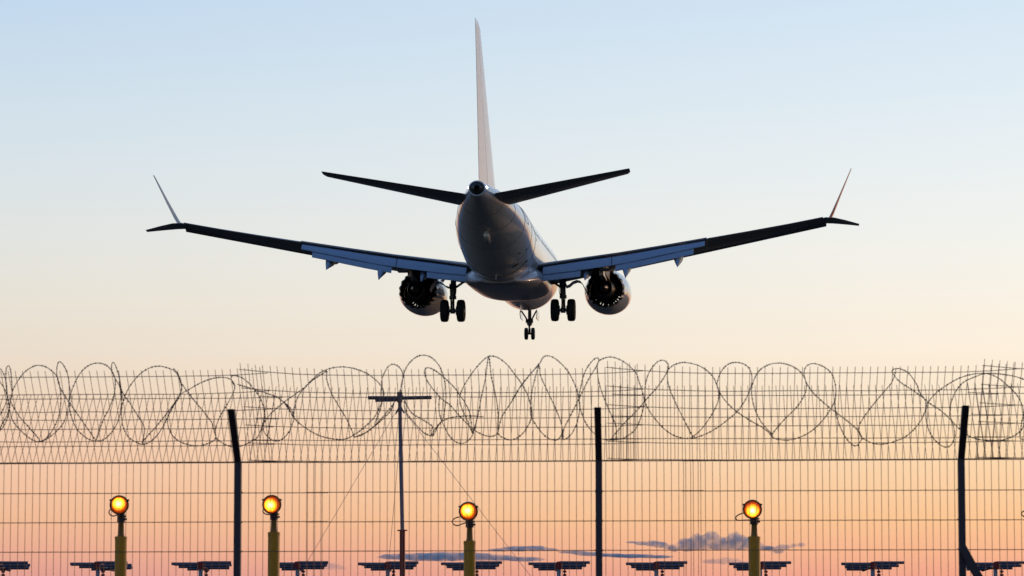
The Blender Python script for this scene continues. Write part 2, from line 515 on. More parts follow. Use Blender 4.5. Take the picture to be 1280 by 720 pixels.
for sx in (-1, 1):
    def X(x, y, z): return (sx * x, y, z)
    UPN = (0, 0, 1)
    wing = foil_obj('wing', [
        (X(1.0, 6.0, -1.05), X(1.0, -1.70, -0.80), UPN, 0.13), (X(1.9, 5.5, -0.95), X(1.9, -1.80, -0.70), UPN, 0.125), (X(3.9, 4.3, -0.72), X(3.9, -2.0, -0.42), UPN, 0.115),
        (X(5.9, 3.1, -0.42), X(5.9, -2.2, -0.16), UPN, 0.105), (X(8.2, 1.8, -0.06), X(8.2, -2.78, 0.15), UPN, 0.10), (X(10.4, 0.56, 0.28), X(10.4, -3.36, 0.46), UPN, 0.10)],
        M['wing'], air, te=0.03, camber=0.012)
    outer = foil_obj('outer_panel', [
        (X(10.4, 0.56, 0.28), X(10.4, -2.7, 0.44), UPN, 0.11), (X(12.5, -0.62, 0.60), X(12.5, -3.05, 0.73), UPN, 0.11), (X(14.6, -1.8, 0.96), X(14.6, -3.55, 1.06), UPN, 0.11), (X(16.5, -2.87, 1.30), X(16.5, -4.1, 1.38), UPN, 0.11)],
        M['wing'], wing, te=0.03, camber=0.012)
    foil_obj('aileron', [
        (X(10.45, 0.56, 0.28), X(10.45, -3.5, 0.42), UPN, 0.10), (X(12.5, -0.62, 0.60), X(12.5, -3.78, 0.74), UPN, 0.10), (X(14.6, -1.8, 0.96), X(14.6, -4.1, 1.08), UPN, 0.10), (X(16.3, -2.76, 1.27), X(16.3, -4.38, 1.38), UPN, 0.10)],
        M['wing'], wing, c0=0.80, c1=1.0, te=0.015, camber=0.012)
    # slats, three spans
    for a, b in ((6.1, 9.42), (9.4205, 12.92), (12.9205, 16.5)):
        def slat(x):
            yl = 5.5 - (x - 1.9) * 0.573
            zl = -0.95 + (x - 1.9) * 0.148 + 0.006 * (x - 1.9) ** 1.2
            return (X(x, yl + 0.34, zl - 0.27), X(x, yl - 0.22, zl + 0.10), (0, -0.25, 1), 0.16)
        foil_obj('slat', [slat(a), slat((a + b) / 2), slat(b)], M['wing'], wing, te=0.006, camber=0.06)
    # main flap in two spans, aft flap in two spans
    def hinge(x):
        y, z = interp([(1.9, -1.86, -0.83), (3.9, -2.08, -0.56), (5.9, -2.3, -0.31), (8.2, -2.88, 0.02), (10.35, -3.42, 0.33)], x)
        return y, z
    def drop(x): return interp([(1.9, 0.44), (3.9, 0.52), (5.9, 0.50), (8.2, 0.40), (10.35, 0.30)], x)[0]
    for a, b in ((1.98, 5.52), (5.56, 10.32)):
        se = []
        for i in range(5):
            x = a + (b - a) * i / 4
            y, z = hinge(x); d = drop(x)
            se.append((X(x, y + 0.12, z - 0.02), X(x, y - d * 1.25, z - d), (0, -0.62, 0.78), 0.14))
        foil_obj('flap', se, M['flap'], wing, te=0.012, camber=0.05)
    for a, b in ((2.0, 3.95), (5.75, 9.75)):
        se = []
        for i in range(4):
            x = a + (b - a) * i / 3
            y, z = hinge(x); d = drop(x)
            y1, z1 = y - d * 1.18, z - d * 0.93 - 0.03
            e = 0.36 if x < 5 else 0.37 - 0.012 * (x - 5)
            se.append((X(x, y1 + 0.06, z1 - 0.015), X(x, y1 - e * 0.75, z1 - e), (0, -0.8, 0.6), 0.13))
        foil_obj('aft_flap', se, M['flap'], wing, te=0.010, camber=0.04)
    # gap bracket at the thrust gate
    bm = bmesh.new()
    y, z = hinge(5.4)
    box(bm, X(5.2, y - 0.35, z - 0.68), (0.5, 0.5, 0.12))
    obj('flap_bracket', bm, M['dark'], wing)
    # flap track fairings: canoes that droop at the tail
    for x, yt_, zt_, w in ((8.95, -4.35, -1.06, 0.25), (6.3, -4.05, -1.58, 0.25), (4.2, -3.3, -1.62, 0.22)):
        zw = interp([(1.9, -0.95), (5.9, -0.45), (10.4, 0.22)], x)[0]
        y0 = yt_ + 4.6
        bm = bmesh.new()
        rg = []
        for i in range(15):
            t = i / 14
            yy = y0 + (yt_ - y0) * t
            half = w * max(0.03, math.sin(math.pi * min(1, t * 1.0) ** 0.8)) ** 0.6 if t < 0.55 else w * (1 - ((t - 0.55) / 0.45) ** 1.6) * 0.99 + 0.008
            zc_ = zw - 0.25 + (zt_ - zw + 0.22) * max(0, (t - 0.35) / 0.65) ** 1.7
            hh = half * (1.5 if t > 0.5 else 1.25)
            rg.append([Vector((sx * x + half * math.cos(k * math.pi / 9), yy, zc_ + hh * math.sin(k * math.pi / 9))) for k in range(18)])
        loft(bm, rg)
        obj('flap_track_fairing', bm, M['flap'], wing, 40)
    # split winglet: upper blade and lower blade
    wl = foil_obj('winglet', [
        (X(16.62, -2.9, 1.28), X(16.62, -4.45, 1.34), (-0.9 * sx, 0, 0.42), 0.10), (X(16.80, -3.2, 1.62), X(16.80, -4.6, 1.68), (-0.92 * sx, 0, 0.38), 0.10),
        (X(17.12, -3.85, 2.35), X(17.12, -4.88, 2.38), (-0.93 * sx, 0, 0.36), 0.09), (X(17.72, -4.95, 3.72), X(17.72, -5.38, 3.74), (-0.93 * sx, 0, 0.36), 0.08)],
        [M['wing'], M['red']], air, te=0.006, camber=0.0)
    for p in wl.data.polygons:
        if p.normal.x * sx > 0.3 and p.center.z > 1.0: p.material_index = 1
    foil_obj('lower_blade', [
        (X(16.4, -2.75, 1.27), X(16.4, -4.35, 1.37), (0.1 * sx, 0, 1), 0.13), (X(16.85, -3.0, 1.24), X(16.85, -4.62, 1.33), (0.25 * sx, 0, 1), 0.14), (X(17.4, -3.75, 1.10), X(17.4, -4.92, 1.17), (0.3 * sx, 0, 1), 0.14), (X(18.1, -4.75, 0.90), X(18.1, -5.32, 0.93), (0.3 * sx, 0, 1), 0.12)],
        M['wing'], wl, te=0.006, camber=0.0)

    # --- tailplane with elevator
    ST = [(X(0.25, -12.6, 1.26), X(0.25, -17.1, 1.34), (-0.12 * sx, 0, 1), 0.115), (X(0.75, -13.0, 1.32), X(0.75, -17.2, 1.40), (-0.12 * sx, 0, 1), 0.11), (X(7.05, -17.9, 2.21), X(7.05, -19.35, 2.25), (-0.12 * sx, 0, 1), 0.10), (X(7.18, -18.3, 2.23), X(7.18, -19.42, 2.26), (-0.12 * sx, 0, 1), 0.06)]
    stab = foil_obj('tailplane', ST, M['wing'], air, c1=0.70, te=0.01, camber=-0.01)
    foil_obj('elevator', ST[1:], M['wing'], stab, c0=0.708, c1=1.0, te=0.006, camber=-0.01, n=5)

# --- fin and rudder
FN = [((0, -9.6, 1.75), (0, -17.15, 1.75), (1, 0, 0), 0.085), ((0, -10.6, 2.7), (0, -17.35, 2.7), (1, 0, 0), 0.085), ((0, -13.9, 6.0), (0, -18.2, 6.0), (1, 0, 0), 0.085), ((0, -17.05, 9.15), (0, -19.1, 9.15), (1, 0, 0), 0.085), ((0, -17.6, 9.38), (0, -19.2, 9.42), (1, 0, 0), 0.05)]
fin = foil_obj('tail_fin', FN, M['finglow'], air, c1=0.66, te=0.01, camber=0)
rud = foil_obj('rudder', FN[:4], M['rudglow'], fin, c0=0.668, c1=1.0, te=0.008, camber=0, n=5)
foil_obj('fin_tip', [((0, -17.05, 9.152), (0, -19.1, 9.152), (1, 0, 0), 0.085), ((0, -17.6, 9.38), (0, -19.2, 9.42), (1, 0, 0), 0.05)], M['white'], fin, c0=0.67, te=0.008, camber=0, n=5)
bm = bmesh.new()   # dorsal fillet
loft(bm, [[Vector((w * math.cos(k * math.pi / 8), y, zt - hz + hz * max(0, math.sin(k * math.pi / 8)))) for k in range(9)] for y, w, zt, hz in ((-5.0, 0.05, 2.0, 0.08), (-7.5, 0.12, 2.12, 0.3), (-9.5, 0.2, 2.42, 0.6), (-10.6, 0.24, 2.75, 0.9))], closed=False, cap=(False, False))
obj('dorsal_fillet', bm, M['white'], fin)
# rub strip of the tail skid
bm = bmesh.new()
zs = fus(-12.6, R(-90)).z
loft(bm, [[Vector((w * math.cos(k * math.pi / 6), y, zz + h * math.sin(k * math.pi / 6))) for k in range(12)] for y, w, zz, h in ((-11.4, 0.05, fus(-11.4, R(-90)).z, 0.03), (-12.2, 0.15, fus(-12.2, R(-90)).z - 0.08, 0.16), (-13.0, 0.15, fus(-13, R(-90)).z - 0.16, 0.20), (-13.25, 0.13, fus(-13.2, R(-90)).z - 0.18, 0.17))])
skid = obj('tail_skid', bm, M['belly'], air)
bm = bmesh.new()
box(bm, (0, -13.3, fus(-13.2, R(-90)).z - 0.22), (0.24, 0.08, 0.12))
obj('skid_shoe', bm, M['vane'], skid)
for y, h in ((-7.4, 0.26), (9.0, 0.3)):
    bm = bmesh.new()
    z0 = -2.26 if y < 0 and y > -6 else fus(y, R(-90)).z
    loft(bm, [[Vector((w * math.cos(k * math.pi / 5), y + l * math.sin(k * math.pi / 5) - dy_, z0 + 0.03 - zz)) for k in range(10)] for w, l, dy_, zz in ((0.02, 0.2, 0, 0), (0.012, 0.1, 0.12, h))])
    obj('antenna_blade', bm, M['white'], air)

# --- engines
def engine(ex):
    ez, yo = -1.72, 0.0
    eng = empty('engine', (0, 0, 0)); eng.parent = air
    bm = bmesh.new()
    n = 144
    prof = [(6.75, 0.86), (6.9, 0.92), (6.98, 0.99), (6.9, 1.07), (6.6, 1.14), (5.8, 1.215), (4.8, 1.235), (3.8, 1.2), (2.9, 1.10), (2.3, 1.0)]
    rg = []
    for a, r in prof:
        rg.append([Vector((ex + r * math.cos(k * 2 * math.pi / n), a, ez + r * math.sin(k * 2 * math.pi / n) * (0.89 if math.sin(k * 2 * math.pi / n) < 0 else 1))) for k in range(n)])
    # chevron edge, then the duct inside
    def rq(r, k): return r * (1 + (0.075 * (1 - abs(((k / n * 18) % 1) * 2 - 1) ** 2) - 0.02 if r > 0.95 else 0))
    def chev(r, y0, amp):
        return [Vector((ex + rq(r, k) * math.cos(k * 2 * math.pi / n), y0 + amp * abs(((k / n * 18) % 1) * 2 - 1), ez + rq(r, k) * math.sin(k * 2 * math.pi / n) * (0.93 if math.sin(k * 2 * math.pi / n) < 0 else 1))) for k in range(n)]
    rg.append(chev(0.968, 2.02, 0.16))
    loft(bm, rg, (False, False))
    loft(bm, [chev(0.968, 2.02, 0.16), chev(0.925, 1.72, 0.22)], (False, False), mat=1)
    bmesh.ops.remove_doubles(bm, verts=bm.verts, dist=0.0005)
    obj('nacelle', bm, [M['white'], M['dark']], eng, 40)
    bm = bmesh.new()
    rg = []
    for a, r, cz in ((1.725, 0.915, 1), (2.1, 0.92, 0), (3.0, 0.95, 0), (4.5, 0.93, 0), (5.4, 0.89, 0), (6.75, 0.86, 0)):
        rg.append([Vector((ex + r * math.cos(k * 2 * math.pi / n), a + (0.22 * abs(((k / n * 18) % 1) * 2 - 1) if cz else 0), ez + r * math.sin(k * 2 * math.pi / n) * (0.93 if math.sin(k * 2 * math.pi / n) < 0 else 1))) for k in range(n)])
    loft(bm, rg, (False, False))
    obj('duct_lining', bm, M['dark'], eng, 40)
    # fan wall with slots low down where the sky ahead shows between the vanes
    bm = bmesh.new()
    ns = 144
    def ringp(r, k): return Vector((ex + r * math.cos(k * 2 * math.pi / ns), 4.0, ez + r * math.sin(k * 2 * math.pi / ns)))
    for k in range(ns):
        ang = (k + 0.5) * 360 / ns
        low = (205 < ang < 345)
        for r0, r1 in ((0.3, 0.635), (0.635, 0.735), (0.735, 0.93)):
            if low and r0 == 0.635 and (k % 5) == 0 and not (262 < ang < 272): continue
            bm.faces.new([bm.verts.new(p) for p in (ringp(r0, k), ringp(r0, k + 1), ringp(r1, k + 1), ringp(r1, k))])
    bmesh.ops.remove_doubles(bm, verts=bm.verts, dist=0.0001)
    for f in list(bm.faces): pass
    obj('fan_disc', bm, M['dark'], eng, 0)
    bm = bmesh.new()
    for k in range(36):
        t = k * 2 * math.pi / 36
        p0, p1 = Vector((math.cos(t), 0, math.sin(t))) * 0.58, Vector((math.cos(t), 0, math.sin(t))) * 0.90
        tq = Vector((-math.sin(t), 0, math.cos(t))) * 0.015
        vs = [bm.verts.new(Vector((ex, 3.5, ez)) + q) for q in (p0 - tq, p0 + tq, p1 + tq, p1 - tq)] + [bm.verts.new(Vector((ex, 3.2, ez)) + q) for q in (p0 - tq, p0 + tq, p1 + tq, p1 - tq)]
        for f in ((0, 1, 2, 3), (7, 6, 5, 4), (0, 4, 5, 1), (1, 5, 6, 2), (2, 6, 7, 3), (3, 7, 4, 0)): bm.faces.new([vs[i] for i in f])
    obj('guide_vane', bm, M['nozzle'], eng, 0)
    bm = bmesh.new()
    lathe(bm, [(4.05, 0.01), (4.0, 0.52), (3.0, 0.62), (2.2, 0.62), (1.3, 0.50), (0.75, 0.41), (0.76, 0.39), (1.4, 0.42)], (ex, 0, ez), n=40)
    obj('core_nozzle', bm, M['nozzle'], eng, 40)
    bm = bmesh.new()
    lathe(bm, [(1.5, 0.30), (0.8, 0.26), (0.35, 0.17), (0.05, 0.05), (0.0, 0.005)], (ex, 0, ez), n=32, cap=(True, True))
    obj('exhaust_plug', bm, M['nozzle'], eng, 60)
    # pylon and its aft fairing
    bm = bmesh.new()
    loft(bm, [[Vector((ex + w * c, y, z0 + (z1 - z0) * q)) for c, q in ((-1, 0), (1, 0), (1, 0.5), (0.9, 1), (-0.9, 1), (-1, 0.5))] for y, w, z0, z1 in ((6.0, 0.05, -0.65, -0.55), (5.0, 0.2, -0.8, -0.40), (3.2, 0.26, -1.0, -0.48), (1.2, 0.26, -1.3, -0.55), (-0.4, 0.2, -1.2, -0.62), (-1.6, 0.1, -0.9, -0.62))])
    obj('pylon', bm, M['dark'], eng, 40)
    bm = bmesh.new()
    loft(bm, [[Vector((ex + w * c, y, z0 + (z1 - z0) * q)) for c, q in ((-1, 0), (1, 0), (1, 0.5), (0.9, 1), (-0.9, 1), (-1, 0.5))] for y, w, z0, z1 in ((1.3, 0.14, -1.42, -1.18), (0.2, 0.14, -1.36, -1.0), (-1.0, 0.13, -1.32, -0.9), (-2.1, 0.1, -1.28, -0.86))])
    obj('pylon_fairing', bm, M['pylon'], eng, 40)
    # strake on the inboard side
    sgn = -1 if ex > 0 else 1
    bm = bmesh.new()
    a0 = R(38)
    d0 = Vector((sgn * math.cos(a0), 0, math.sin(a0)))
    c0 = Vector((ex, 0, ez))
    loft(bm, [[c0 + d0 * r + Vector((0, y, w)) for r, w in ((1.1, 0.02), (h, 0.012), (h, -0.012), (1.1, -0.02))] for y, h in ((6.0, 1.17), (5.5, 1.4), (4.9, 1.42), (4.6, 1.3))])
    obj('strake', bm, M['white'], eng, 0)
for ex in (-4.92, 4.98): engine(ex)

# --- landing gear
def wheel(parent, x, y, z, rad, wid, rimr):
    bm = bmesh.new()
    w = wid / 2
    lathe(bm, [(-w * 0.75, rimr), (-w * 0.96, rimr * 1.08), (-w, rad * 0.80), (-w * 0.86, rad * 0.93), (-w * 0.55, rad * 0.985), (0, rad), (w * 0.55, rad * 0.985), (w * 0.86, rad * 0.93), (w, rad * 0.80), (w * 0.96, rimr * 1.08), (w * 0.75, rimr)], (x, y, z), 'x', 40)
    ty = obj('wheel', bm, M['tyre'], parent, 40)
    bm = bmesh.new()
    lathe(bm, [(-w * 0.5, 0.06), (-w * 0.55, rimr * 0.6), (-w * 0.8, rimr * 1.02), (w * 0.8, rimr * 1.02), (w * 0.55, rimr * 0.6), (w * 0.5, 0.06)], (x, y, z), 'x', 32, (True, True))
    obj('rim', bm, M['gear'], ty, 40)
for sx in (-1, 1):
    g = empty('main_gear'); g.parent = air
    gx, az = sx * 2.88, -2.93
    bm = bmesh.new()
    tube(bm, [(gx - sx * 0.05, 0.05, -0.9), (gx, 0.0, -2.25)], 0.15, 16)
    tube(bm, [(gx, 0.0, -2.15), (gx, 0, -2.32)], 0.185, 16)
    tube(bm, [(gx, 0.0, -1.55), (gx, 0, -1.7)], 0.19, 16)
    box(bm, (gx, -0.16, -1.95), (0.16, 0.18, 0.3))
    obj('strut', bm, M['gear'], g)
    bm = bmesh.new()
    tube(bm, [(gx, 0, -2.2), (gx, 0, -2.9)], 0.095, 14)
    obj('piston', bm, M['chrome'], g)
    bm = bmesh.new()
    tube(bm, [(gx - 0.62, 0, az), (gx + 0.62, 0, az)], 0.085, 14)
    tube(bm, [(gx, 0, az + 0.13), (gx, 0, az - 0.14)], 0.13, 12)
    for q in (-1, 1):
        tube(bm, [(gx + q * 0.17, -0.02, az), (gx + q * 0.24, -0.02, az)], 0.24, 16)
    obj('axle', bm, M['gear'], g)
    bm = bmesh.new()
    tube(bm, [(gx - 0.07, -0.14, -2.25), (gx - 0.03, -0.42, -2.55)], 0.035, 8)
    tube(bm, [(gx + 0.07, -0.14, -2.25), (gx + 0.03, -0.42, -2.55)], 0.035, 8)
    tube(bm, [(gx - 0.03, -0.42, -2.55), (gx - 0.07, -0.12, -2.86)], 0.035, 8)
    tube(bm, [(gx + 0.03, -0.42, -2.55), (gx + 0.07, -0.12, -2.86)], 0.035, 8)
    obj('torque_link', bm, M['gear'], g)
    bm = bmesh.new()
    tube(bm, [(gx - sx * 0.10, 0, -1.75), (gx - sx * 0.95, 0.1, -1.15)], 0.06, 10)
    tube(bm, [(gx + sx * 0.06, 0.1, -1.75), (gx + sx * 0.10, 1.2, -0.95)], 0.055, 10)
    tube(bm, [(gx + sx * 0.14, -0.1, -1.5), (gx + sx * 0.12, -0.15, -2.1), (gx + sx * 0.1, -0.1, -2.6), (gx + sx * 0.12, 0, -2.85)], 0.018, 6)
    tube(bm, [(gx - sx * 0.16, -0.1, -1.4), (gx - sx * 0.2, -0.2, -1.9), (gx - sx * 0.13, -0.1, -2.3)], 0.018, 6)
    obj('side_brace', bm, M['gear'], g)
    bm = bmesh.new()   # curved leg door that hangs outboard of the strut
    pr = [(0.16, -1.72), (0.34, -1.66), (0.52, -1.5), (0.74, -1.42), (0.92, -1.46), (1.05, -1.62), (1.16, -1.86)]
    loft(bm, [[Vector((gx + sx * a, y, z + t)) for y, t in ((0.5, 0.02), (-0.55, 0.02), (-0.55, -0.05), (0.5, -0.05))] for a, z in pr])
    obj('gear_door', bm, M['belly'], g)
    for q in (-1, 1): wheel(g, gx + q * 0.43, 0, az, 0.585, 0.41, 0.27)
g = empty('nose_gear'); g.parent = air
ny, nz = 15.6, -3.16
bm = bmesh.new()
tube(bm, [(0, ny + 0.1, -1.6), (0, ny, -2.72)], 0.10, 14)
tube(bm, [(0, ny, -2.40), (0, ny, -2.66)], 0.16, 14)
box(bm, (0, ny - 0.15, -2.45), (0.42, 0.14, 0.2))
obj('strut', bm, M['gear'], g)
bm = bmesh.new()
tube(bm, [(0, ny, -2.65), (0, ny, nz)], 0.06, 12)
obj('piston', bm, M['chrome'], g)
bm = bmesh.new()
tube(bm, [(-0.26, ny, nz), (0.26, ny, nz)], 0.055, 12)
obj('axle', bm, M['gear'], g)
bm = bmesh.new()
for q in (-1, 1):
    tube(bm, [(q * 0.05, ny - 0.1, -2.5), (q * 0.42, ny - 0.5, -1.9)], 0.045, 8)
    tube(bm, [(q * 0.04, ny - 0.1, -2.7), (q * 0.02, ny - 0.34, -2.92)], 0.025, 8)
    tube(bm, [(q * 0.02, ny - 0.34, -2.92), (q * 0.04, ny - 0.08, nz + 0.05)], 0.025, 8)
obj('drag_brace', bm, M['gear'], g)
for q in (-1, 1):
    bm = bmesh.new()
    loft(bm, [[Vector((q * (0.46 + dx_ + t), y, z)) for y, t in ((ny + 0.9, 0.02), (ny - 0.9, 0.02), (ny - 0.9, -0.02), (ny + 0.9, -0.02))] for dx_, z in ((0, -1.85), (0.02, -2.1), (-0.02, -2.36))])
    obj('gear_door', bm, M['white'], g)
    wheel(g, q * 0.19, ny, nz, 0.345, 0.2, 0.17)

# ================================================================ FENCE
FY = 23.4
SL = 0.0024                                     # the ground line climbs a little to the right
def fz(py): return at(640, py, FY).z
YAW = R(-2.5)                                   # the fence runs a little nearer on the right
def fx(px):
    t = (px - 640) / (FPX * math.cos(PITCH))
    return 0.992 * FY * t / (math.cos(YAW) - t * math.sin(YAW))
def sh(p):
    p = Vector(p); p.z += SL * p.x
    return p
ZB = fz(577)
A = (at(640, 468.5, FY - 0.61) - Vector((0, FY, ZB)))       # leaf leaning towards the camera
B = (at(640, 495.6, FY + 0.66) - Vector((0, FY, ZB)))       # leaf leaning away
A.x = B.x = 0
fence = empty('security_fence', (0, FY, 0))
fence.rotation_euler = (0, 0, YAW)
tag(fence, 'tall welded mesh airport fence with dark angled posts and a V shaped mesh top', 'fence')
FO = Vector((0, FY, 0))
rows_low = [fz(577), fz(614.5), fz(651.5), fz(688.3)]
while rows_low[-1] > 0.25: rows_low.append(rows_low[-1] - 0.203)
def wirebm(bm, a, b, r): tube(bm, [sh(a) - FO, sh(b) - FO], r, 5)
def low_panel(x0, x1, off):
    bm = bmesh.new()
    n = int((x1 - x0) / 0.0503)
    for i in range(n + 1):
        x = x0 + i * 0.0503 + random.uniform(-0.0012, 0.0012)
        wirebm(bm, (x, FY + off, ZB - 0.004), (x + random.uniform(-0.004, 0.004), FY + off, 0.06), 0.0021)
    for z in rows_low:
        wirebm(bm, (x0 - 0.012, FY + off + 0.0055, z), (x1 + 0.012, FY + off + 0.0055, z + random.uniform(-0.004, 0.004)), 0.0030)
    return obj('mesh_panel', bm, M['wire'], fence, 0)
k = -1
for i, p0 in enumerate((-1500, -1029, -558, -87, 384, 855, 1326, 1797, 2268)):
    low_panel(fx(p0), fx(p0 + 494), 0.013 * (i % 2))
def top_panel(x0, x1, vec, nrow, spike, off, lift0, lift1, name):
    bm = bmesh.new()
    base = Vector((0, FY + off, ZB))
    def rise(x, s):
        t = (x - x0) / (x1 - x0)
        return (lift0 * max(0, 1 - t / 0.3) ** 2 + lift1 * max(0, (t - 0.8) / 0.2) ** 2) * (0.25 + 0.75 * s)
    def P(x, s): return base + vec * s + Vector((x, 0, rise(x, s)))
    n = int((x1 - x0) / 0.0503)
    for i in range(n + 1):
        x = x0 + i * 0.0503 + random.uniform(-0.0015, 0.0015)
        j = random.uniform(-0.004, 0.004)
        pts = [P(x, 0), P(x + j, 0.5) + Vector((0, random.uniform(-.006, .006), 0)), P(x + j * 0.3, 1.0 + spike)]
        tube(bm, [sh(q) - FO for q in pts], 0.0021, 5)
    for r in range(nrow + 1):
        s = r / nrow if r else 0.008
        pts = [P(x0 - 0.012 + (x1 - x0 + 0.024) * q / 14, s) + Vector((0, 0.0055, random.uniform(-0.0015, 0.0015))) for q in range(15)]
        tube(bm, [sh(q) - FO for q in pts], 0.0026, 5)
    return obj(name, bm, M['wire'], fence, 0)
for i, (a, b) in enumerate(((-640, -120), (-150, 344), (313, 803), (762, 1265), (1223, 1720), (1690, 2190), (2160, 2700), (-1120, -610), (-1500, -1090))):
    top_panel(fx(a), fx(b), A, 5, 0.068, -0.012 - 0.010 * (i % 2), 0.045, 0.02, 'slanted_panel')
for i, (a, b) in enumerate(((-640, -118), (-150, 336), (310, 800), (766, 1262), (1226, 1720), (1690, 2190), (2160, 2700), (-1120, -610), (-1500, -1090))):
    top_panel(fx(a), fx(b), B, 3, 0.07 if i < 2 else 0.155, 0.012 + 0.010 * (i % 2), 0.012, 0.004, 'slanted_panel')
# posts with their cranked arm
for px in (-1062, -609, -156, 297.5, 749, 1202.5, 1656, 2109, 2562):
    x = fx(px)
    bm = bmesh.new()
    w, d = 0.046, 0.06
    y = FY - 0.045
    def sec(c, nrm):
        nrm = Vector(nrm).normalized()
        u = Vector((1, 0, 0))
        return [sh(c) - FO + u * (w / 2 * a) + nrm * (d / 2 * b) for a, b in ((-1, -1), (1, -1), (1, 1), (-1, 1))]
    tipv = A * 0.635
    base, bend = Vector((x, y, 0)), Vector((x, y, ZB - 0.01))
    ad = tipv.normalized()
    an = Vector((0, -ad.z, ad.y))
    loft(bm, [sec(base, (0, 1, 0)), sec(bend, (0, 0.8, -0.35)), [sh(bend + tipv) - FO + Vector((w / 2 * a, d / 2 * b / abs(an.y), 0)) for a, b in ((-1, -1), (1, -1), (1, 1), (-1, 1))]])
    post = obj('post', bm, M['post'], fence, 0)
    bm = bmesh.new()
    for z in rows_low[1:]:
        box(bm, sh((x, FY - 0.008, z)) - FO, (0.056, 0.03, 0.012))
    obj('wire_clip', bm, M['post'], post, 0)
    bm = bmesh.new()
    box(bm, Vector((x, y - FY, 0.03)), (0.3, 0.3, 0.12))
    obj('footing', bm, M['concrete'], post, 0)
# raking brace at the right hand post
bm = bmesh.new()
b0, b1 = at(1199, 684, FY - 0.09), at(1232.5, 745, FY - 0.09)
b0.y -= 0.14; b1.y -= 0.14
dv = (b1 - b0).normalized()
b2 = b0 + dv * (b0.z / -dv.z)
u = dv.cross(Vector((0, 1, 0))).normalized()
loft(bm, [[c - FO + u * (0.027 * p) + Vector((0, 0.025 * q, 0)) for p, q in ((-1, -1), (1, -1), (1, 1), (-1, 1))] for c in (b0, b2)])
br = obj('brace', bm, M['post'], fence, 0)
br.matrix_parent_inverse = Matrix.Rotation(-YAW, 4, 'Z')

